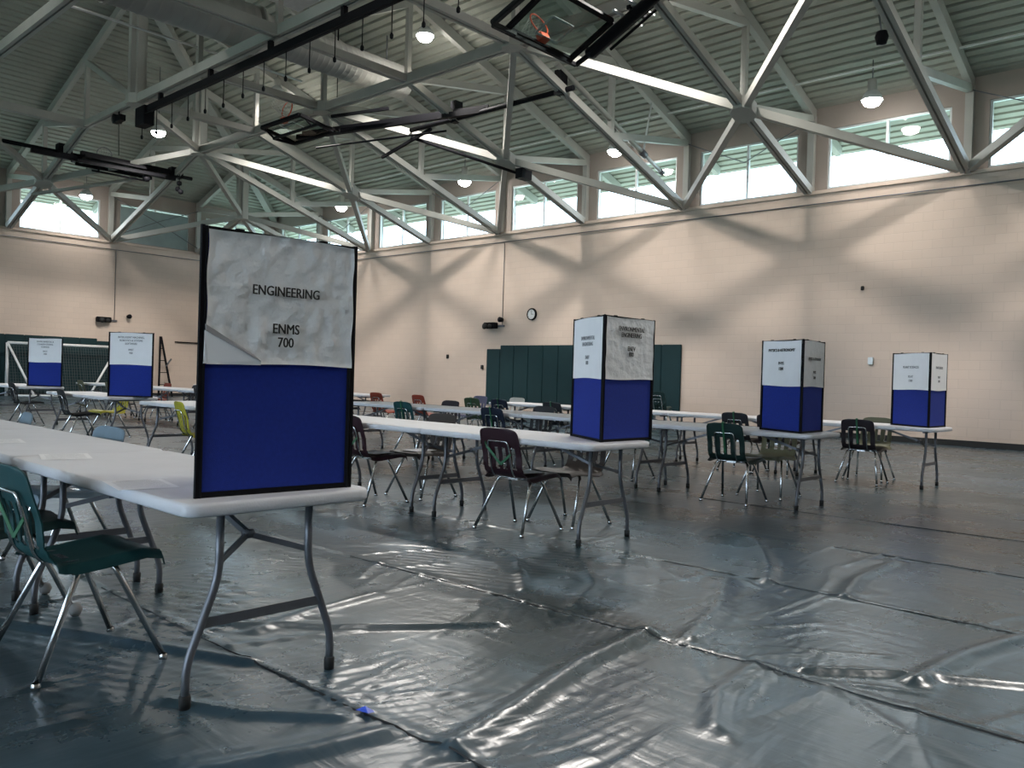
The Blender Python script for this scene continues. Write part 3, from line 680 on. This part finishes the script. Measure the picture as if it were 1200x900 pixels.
# ------------------------------------------------------------------ chairs
def shell_mesh():
    # side profile (y forward +, z up) from front lip to top of back
    pr = [(.250,.405),(.240,.436),(.17,.449),(.08,.440),(0,.431),(-.08,.424),(-.14,.424),(-.185,.438),(-.212,.468),(-.224,.51),(-.228,.56),(-.232,.60),(-.243,.64),(-.255,.68),(-.266,.72),(-.276,.76),(-.284,.79),(-.288,.805)]
    P = []
    for a, c in zip(pr[:-1], pr[1:]):
        for k in range(2): P.append((a[0]+(c[0]-a[0])*k/2, a[1]+(c[1]-a[1])*k/2))
    P.append(pr[-1]); m = len(P); n = 23; b = MB(); vs = []
    for i, (y, z) in enumerate(P):
        f = i/(m-1)
        if i < 14: w = .222+.010*sin(i/14*pi)
        else:
            g = (i-14)/(m-1-14); w = .20-.012*g+.006*sin(g*pi)
            if g > .80: w *= math.sqrt(max(.12, 1-((g-.80)/.24)**2))
        for k in range(n):
            u = -1+2*k/(n-1); dz = 0; dy = 0
            if i < 14: dz = .012*abs(u)**3-(.034 if abs(u) > .99 else .009 if abs(u) > .88 else 0)
            else:
                g = (i-14)/(m-1-14); dy = .022*u*u*(1-.4*g)+(.006 if abs(u) < .99 else .0)
            if 10 < i < 18: dy += .0
            vs.append((u*w, y+dy, z+dz))
    keep = {(i, k) for i in range(m-1) for k in range(n-1) if not (i >= 15 and .478 < P[i][1] < .645 and k in (3, 4, 8, 9, 12, 13, 17, 18))}
    T = .006; nb = len(vs); low = []
    for i in range(m):
        a = Vector(P[max(i-1, 0)]); c = Vector(P[min(i+1, m-1)]); d = (c-a).normalized(); ny, nz = d.y, -d.x   # points below the seat and behind the back
        if nz > 0 and i < 12 or ny > 0 and i >= 18: ny, nz = -ny, -nz
        for k in range(n):
            x_, y_, z_ = vs[i*n+k]; low.append((x_, y_+ny*T, z_+nz*T))
    fs = []
    for (i, k) in keep:
        a, b1, c, d = i*n+k, i*n+k+1, (i+1)*n+k+1, (i+1)*n+k
        fs += [(a, b1, c, d), (nb+d, nb+c, nb+b1, nb+a)]
        for (e, f), nbr in (((a, b1), (i-1, k)), ((b1, c), (i, k+1)), ((c, d), (i+1, k)), ((d, a), (i, k-1))):
            if nbr not in keep: fs.append((f, e, nb+e, nb+f))
    b.add(vs+low, fs, True); me = b.mesh('shell')
    bm = bmesh.new(); bm.from_mesh(me); bmesh.ops.recalc_face_normals(bm, faces=bm.faces)
    for e_ in bm.edges:
        if len(e_.link_faces) == 2 and e_.calc_face_angle(0) > 1.0: e_.smooth = False
    bm.to_mesh(me); bm.free(); return me
SHELL = shell_mesh()
leg_meshes = []
for sy, yt, yb in ((-1,-.06,-.24), (1,.06,.24)):
    for sx in (-1, 1):
        p = bend([(sx*.04,yt,.412), (sx*.165,yt,.412), (sx*.245,yb,.012)], .05, 5)
        b = MB().tube(p, .0125, 10); b.lathe([(0,0),(.016,.0),(.018,.012),(.014,.024)], 10, (sx*.245,yb,0)); b2 = b.mesh('leg'); b2.materials.append(M['chrome']); leg_meshes.append(b2)
b = MB(); b.box((-.05,-.085,.398), (.05,.085,.426)); b.bar((-.12,-.11,.42), (-.12,.13,.425), .02, .014); b.bar((.12,-.11,.42), (.12,.13,.425), .02, .014); b.bar((-.13,0,.412), (.13,0,.412), .02, .014)
FRAME = b.mesh('seat_frame'); FRAME.materials.append(M['chrome'])
b = MB().tube(bend([(-.105,-.17,.428), (-.105,-.208,.47), (-.105,-.262,.67), (-.095,-.272,.705), (.095,-.272,.705), (.105,-.262,.67), (.105,-.208,.47), (.105,-.17,.428)], .03, 4), .0075, 8)
BACKT = b.mesh('back_tube'); BACKT.materials.append(M['chrome'])
b = MB(); tw = .011
b.add([(x_, y_, z_) for (y_, z_) in ((-.232,.50),(-.256,.60),(-.285,.72),(-.308,.811),(-.292,.818),(-.270,.805),(-.240,.70),(-.20,.52)) for x_ in (-tw, tw)], [(2*k, 2*k+1, 2*k+3, 2*k+2) for k in range(7)])
TAPE = b.mesh('tape_strip'); TAPE.materials.append(M['tape'])
b = MB()
for (a, c) in (((-.12,-.265,.66), (.02,-.250,.53)), ((.02,-.250,.53), (.12,-.252,.61)), ((-.12,-.265,.66), (-.205,-.22,.74))): b.bar(a, c, .003, .02)
DIAG = b.mesh('tape_strip'); DIAG.materials.append(M['tape'])
b = MB().lathe([(0,.0),(.022,.008),(.032,.032),(.022,.056),(0,.064)], 12)
BALL = b.mesh('glide_ball'); BALL.materials.append(M['ball'])
def chair(x, y, rz, colr, label, tape=None, balls=False, grp='school chairs at the tables', z=0):
    t = empty('school_chair', (x, y, z), rz, label=label, cat='chair', group=grp)
    def part(n, me):
        o = bpy.data.objects.new(n, me); COL.objects.link(o); o.parent = t; return o
    me = SHELL
    if colr not in chair.cache:
        c = SHELL.copy(); c.materials.clear(); c.materials.append(M['sh_'+colr]); chair.cache[colr] = c
    part('shell', chair.cache[colr])
    for me in leg_meshes: part('leg', me)
    part('seat_frame', FRAME); part('back_tube', BACKT)
    if tape: part('tape_strip', TAPE if tape == 1 else DIAG)['label'] = 'green tape'
    if balls:
        for sx in (-1, 1):
            for yb in (-.24, .24): part('glide_ball', BALL).location = (sx*.245, yb, 0)
    return t
chair.cache = {}
N, S = 0, pi
g1 = 'school chairs at the front row'
chair(-3.56, 1.29, radians(2), 'teal', 'teal plastic chair with green tape on its back, nearest the camera at the lower left', 2, grp=g1)
chair(-4.42, 1.27, radians(-3), 'forest', 'dark green chair just behind the nearest teal chair, cut by the left picture edge', None, True, grp=g1)
chair(-5.40, 1.86, S+.1, 'slate', 'chair with a pale blue-grey back peeking over the front table, below the taller far board', grp=g1)
chair(-7.20, 1.92, S-.1, 'slate', 'chair with a pale blue-grey back peeking over the front table, at the left picture edge', grp=g1)
g2 = 'school chairs at the second row'
chair(-6.20, 4.80, radians(-2), 'maroon', 'maroon chair in the second row directly right of the front display board', 2, grp=g2)
chair(-4.37, 4.84, radians(1), 'maroon', 'maroon chair with green tape nearest the board about environmental engineering', 2, grp=g2)
chair(-6.20, 5.42, S+.05, 'brown', 'brown chair facing the first maroon chair across the second row table', grp=g2)
chair(-4.33, 5.42, S-.03, 'brown', 'brown slotted chair under the board about environmental engineering', grp=g2)
chair(-9.10, 4.60, radians(-10), 'yellow', 'yellow chair at the left edge of the front display board', grp=g2)
g3 = 'school chairs at the third row'
chair(-9.05, 7.78, 0, 'teal', 'teal chair with green tape between the second and third rows, left part', 1, grp=g3)
chair(-7.30, 7.78, 0, 'navy', 'navy chair in the middle of the third row, seen over the second row table', 1, grp=g3)
chair(-4.06, 7.76, radians(2), 'forest', 'dark green chair with green tape left of the physics and astronomy board', 1, grp=g3)
chair(-4.02, 8.46, S, 'olive', 'olive slotted chair under the physics and astronomy board', grp=g3)
chair(-7.5, 8.5, S, 'black', 'black chair on the far side of the third row, middle', grp=g3)
chair(-9.4, 8.5, S, 'plum', 'dark plum chair on the far side of the third row, left part', grp=g3)
chair(-5.9, 8.5, S, 'teal', 'teal chair on the far side of the third row, behind the environmental engineering board', grp=g3)
g4 = 'school chairs at the farthest row'
chair(-13.3, 10.62, 0, 'orange', 'orange chair at the right edge of the front board, leftmost of the far row', grp=g4)
chair(-12.0, 10.62, radians(-4), 'orange', 'orange chair seen whole between the far table tops', grp=g4)
chair(-11.6, 11.35, S, 'lilac', 'pale lilac chair beyond the far row, right of the orange one', grp=g4)
chair(-10.60, 10.66, 0, 'green', 'moss green chair in the far row', 1, grp=g4)
chair(-9.95, 10.68, 0, 'navy', 'navy chair in the far row right of the moss green one', 1, grp=g4)
chair(-10.75, 11.5, S, 'white', 'off-white chair beyond the far row in front of the green pads', grp=g4)
chair(-8.75, 10.68, 0, 'black', 'black chair in the far row left of the environmental engineering board', 1, grp=g4)
chair(-5.47, 10.66, 0, 'black', 'black chair showing above the third row, left of the physics board', 1, grp=g4)
chair(-4.95, 10.66, 0, 'plum', 'plum chair half hidden behind the physics and astronomy board', None, grp=g4)
chair(-3.85, 10.70, radians(4), 'plum', 'dark plum chair with tape left of the plant sciences board', 1, grp=g4)
chair(-3.95, 11.22, S, 'olive', 'olive chair behind the dark plum chair near the plant sciences board', grp=g4)
g5 = 'school chairs in the left block'
chair(-13.55, 4.85, radians(-4), 'black', 'black chair between the two far left boards, side on', grp=g5)
chair(-14.2, 5.55, S+.1, 'yellow', 'yellow chair just left of the taller far board', grp=g5)
chair(-17.6, 5.35, 0, 'black', 'black chair at the far left picture edge', grp=g5)
chair(-21.2, 7.86, 0, 'olive', 'olive chair in front of the soccer goal, left one', grp=g5)
chair(-19.5, 7.86, 0, 'olive', 'olive chair in front of the soccer goal, right one', grp=g5)
chair(-19.3, 8.6, S, 'orange', 'orange chair just left of the taller far board', grp=g5)
chair(-15.2, 7.85, 0, 'black', 'black chair between the taller far board and the yellow chairs', grp=g5)
chair(-14.2, 8.55, S, 'yellow', 'small yellow chair beside the black one, left of the front board', grp=g5)
for q, x_ in enumerate((-16.4, -17.6, -13.1)):
    chair(x_, 8.5, S+.1*q, 'black', 'dark chair behind the taller far board, its legs showing below the tables, %s' % ['middle','left','right'][q], grp=g5)
for q, x_ in enumerate((-16.0, -17.4, -14.6)):
    chair(x_, 10.55, 0, 'black', 'dark chair at the farthest left block row, %s' % ['middle','left','right'][q], grp=g5)
for k in range(3):
    chair(-11.05, 17.3-.03*k, .25, 'forest', 'dark green chair in the stack by the right wall, %s' % ['lowest','middle','topmost'][k], grp='stacked green chairs', z=.075*k)

# ------------------------------------------------------------------ display boards
def text_mesh(s, size, m, bold=.0):
    c = bpy.data.curves.new('t', 'FONT'); c.body = s; c.size = size; c.align_x = 'CENTER'; c.align_y = 'CENTER'; c.extrude = .0006; c.offset = 0; c.resolution_u = 3
    o = bpy.data.objects.new('t', c); COL.objects.link(o)
    me = bpy.data.meshes.new_from_object(o.evaluated_get(bpy.context.evaluated_depsgraph_get())); bpy.data.objects.remove(o)
    me.materials.clear(); me.materials.append(m); me.transform(Matrix.Scale(.84, 4, (1,0,0)))
    bm = bmesh.new(); k_ = size*.022
    for dx_, dy_ in ((-k_, 0), (k_, 0), (0, k_*.6)):
        m2 = me.copy(); m2.transform(Matrix.Translation((dx_, dy_, dx_*.02))); bm.from_mesh(m2); bpy.data.meshes.remove(m2)
    bm.to_mesh(me); bm.free(); return me
def paper_sheet(W, z0, z1, seed, crumple):
    rs = random.Random(seed); n, m = (40, 34) if crumple > .002 else (16, 14); ks = [(rs.uniform(6, 26), rs.uniform(6, 26), rs.uniform(0, 6), rs.uniform(-1, 1)) for _ in range(14)]
    b = MB(); vs = []
    for j in range(m+1):
        for i in range(n+1):
            x = -W/2+W*i/n; z = z0+(z1-z0)*j/m
            h = sum(abs(sin(kx*x*2+kz*z*s_+p))**.7*.5-.25 for kx, kz, p, s_ in ks)*crumple/2.2
            vs.append((x+.003*sin(z*30), -.004-1.0*crumple+h*(.3 if i in (0, n) or j in (0, m) else 1), z+.004*sin(x*9+seed)))
    b.add(vs, [(j*(n+1)+i, j*(n+1)+i+1, (j+1)*(n+1)+i+1, (j+1)*(n+1)+i) for j in range(m) for i in range(n)], True)
    return b
PW, PH = .61, .93
def kiosk(x, y, ang, label, lines, crumple=(0,0,0), ink=('ink','ink','ink'), paper_dz=(0,0,0), flap=False, W=PW, txs=(1,1,1), tdz=(0,0,0), H=PH):
    """three hinged panels in a triangle; (x, y) is the front corner, ang the direction in which panel 0 leaves it"""
    t = empty('display_board', (x, y, TH), label=label, cat='display board', group='three-sided display boards')
    A = Vector((0,0,0)); Bp = Vector((cos(ang), sin(ang), 0))*W; C_ = Vector((cos(ang+pi/3), sin(ang+pi/3), 0))*W
    # outward faces: panel0 A->B, panel1 B->C, panel2 C->A
    for k, (p, q) in enumerate(((A, Bp), (Bp, C_), (C_, A))):
        u = (q-p).normalized(); rz = math.atan2(u.y, u.x); mid = (p+q)/2
        pn = MB().box((-W/2+.012, .004, .012), (W/2-.012, .016, H-.012)).build('fabric_panel', M['blue'], t); pn.location = mid; pn.rotation_euler = (0,0,rz)
        f = MB(); e = .020
        f.box((-W/2,-.001,0), (-W/2+e,.017,H)); f.box((W/2-e,-.001,0), (W/2,.017,H)); f.box((-W/2+e,-.002,0), (W/2-e,.02,e)); f.box((-W/2+e,-.002,H-e), (W/2-e,.02,H))
        f.box((-W*.3,.002,H), (-W*.3+.03,.016,H+.006)); f.box((W*.3-.03,.002,H), (W*.3,.016,H+.006))
        fo = f.build('panel_frame', M['black'], t); fo.location = mid; fo.rotation_euler = (0,0,rz)
        z0 = H/2-.002+paper_dz[k]; z1 = H-.008
        pa = paper_sheet(W-.022 if k else W-.03, z0, z1, k+int(x*10) % 7, crumple[k] or .0012).build('paper_sheet', M['crumpled' if crumple[k] > .002 else 'paper'], t); pa.location = mid; pa.rotation_euler = (0,0,rz)
        off = .006+crumple[k]*2.0
        for (s, size, zf) in lines:
            me = text_mesh(s, size*txs[k], M[ink[k]], .0008*size/.04)
            to = bpy.data.objects.new('lettering', me); COL.objects.link(to); to.parent = pa
            to.rotation_euler = (pi/2, 0, 0); to.location = (0, -off, z0+(z1-z0)*zf+tdz[k])
        if flap and k == 0:
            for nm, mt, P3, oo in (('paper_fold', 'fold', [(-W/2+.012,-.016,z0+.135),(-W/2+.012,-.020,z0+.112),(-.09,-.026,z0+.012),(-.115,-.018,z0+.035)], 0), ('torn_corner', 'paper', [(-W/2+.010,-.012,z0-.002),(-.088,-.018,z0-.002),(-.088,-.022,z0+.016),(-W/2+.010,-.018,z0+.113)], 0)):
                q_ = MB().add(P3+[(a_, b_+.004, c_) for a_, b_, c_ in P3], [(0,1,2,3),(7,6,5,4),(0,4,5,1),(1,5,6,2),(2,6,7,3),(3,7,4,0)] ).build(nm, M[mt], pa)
        post = MB().prof((0,0,0), (0,0,H+.003), [(-.006,-.006),(.006,-.006),(.006,.006),(-.006,.006)], up=(0,1,0)).build('hinge_post', M['black'], t); post.location = p
    return t
kiosk(-2.755, 1.375, radians(85), 'large blue and white board in front reading ENGINEERING ENMS 700', [('ENGINEERING', .050, .57), ('ENMS', .051, .28), ('700', .051, .175)], crumple=(.014,.003,.003), flap=True, H=.95)
kiosk(-3.62, 4.88, radians(89), 'blue and white three-sided board reading ENVIRONMENTAL ENGINEERING ENEV 800', [('ENVIRONMENTAL', .048, .82), ('ENGINEERING', .048, .72), ('ENEV', .048, .50), ('800', .048, .41)], crumple=(.006,0,0), ink=('ink','ink','greyink'), txs=(1,1,.85), tdz=(0,0,-.07), W=.63)
kiosk(-3.34, 7.66, radians(94), 'blue and white three-sided board reading PHYSICS & ASTRONOMY', [('PHYSICS & ASTRONOMY', .042, .79), ('PHYS', .042, .50), ('1200', .042, .38)], crumple=(.003,0,.002), txs=(.9,1,1), tdz=(-.08,0,0), W=.60, H=.90)
kiosk(-3.06, 10.60, radians(89), 'blue and white three-sided board reading PLANT SCIENCES at the right end of the farthest row', [('PLANT SCIENCES', .04, .62), ('PLNT', .04, .36), ('1300', .04, .25)], ink=('greyink','greyink','greyink'), W=.62, H=.90)
kiosk(-12.20-.22, 5.05-.22, radians(43), 'taller far left blue and white board reading INTELLIGENT MACHINES, ROBOTICS & SYSTEMS', [('INTELLIGENT MACHINES,', .040, .86), ('ROBOTICS & SYSTEMS', .040, .76), ('SOFTWARE', .040, .66), ('IMRT', .040, .47), ('900', .040, .37)], ink=('greyink',)*3, W=.64)
kiosk(-17.45-.24, 5.6-.22, radians(43), 'smaller far left blue and white board at the left picture edge', [('ENVIRONMENTAL &', .042, .86), ('CONSERVATIONAL', .042, .75), ('SCIENCES', .042, .64), ('ENCS', .042, .46), ('1000', .042, .35)], ink=('greyink',)*3, W=.66)

# ------------------------------------------------------------------ loose papers
def sheet(x, y, z, rz, label, printed=True, w_=.216, h_=.279):
    t = empty('paper_handout', (x, y, z), rz, label=label, cat='paper', group='papers on tables and chairs')
    vs = []; n = 8
    for j in range(2):
        for i in range(n+1): vs.append((-w_/2+w_*i/n, (-1 if j == 0 else 1)*h_/2, .0015+.001*(i/n-.5)**2))
    MB().add(vs, [(i, i+1, n+1+i+1, n+1+i) for i in range(n)], True).build('page', M['paper'], t)
    if printed:
        b = MB(); b.box((-w_*.3,h_*.38,.0024), (w_*.3,h_*.40,.0025))
        for k in range(9): b.box((-w_*.40,h_*.30-k*.022,.0024), (w_*.40,h_*.30-k*.022+.0025,.0025))
        b.build('print', M['leg'], t)
sheet(-3.20, 1.375, TH, radians(80), 'printed sheet overhanging the front edge of the nearest table')
sheet(-4.35, 1.50, TH, radians(75), 'white sheet on the front row beside the table joint')
sheet(-5.35, 1.50, TH, radians(80), 'white sheet on the front row near the left picture edge')
sheet(-6.18, 4.84, .452, .2, 'white sheet on the seat of the left maroon chair', False)
sheet(-6.18, 5.36, .452, .1, 'white sheet on the seat of the left brown chair', False)
sheet(-4.35, 4.86, .452, -.2, 'white sheet on the seat of the right maroon chair', False)
b = MB(); b.add([(-.03,-.02,.012),(.035,-.015,.018),(.03,.02,.012),(-.02,.018,.016),(0,0,.03)], [(0,1,4),(1,2,4),(2,3,4),(3,0,4)])
o = b.build('tape_scrap', M['bluetape'], label='small scrap of blue tape on the floor near the front table leg', cat='tape'); o.location = (-2.32, 1.80, 0)
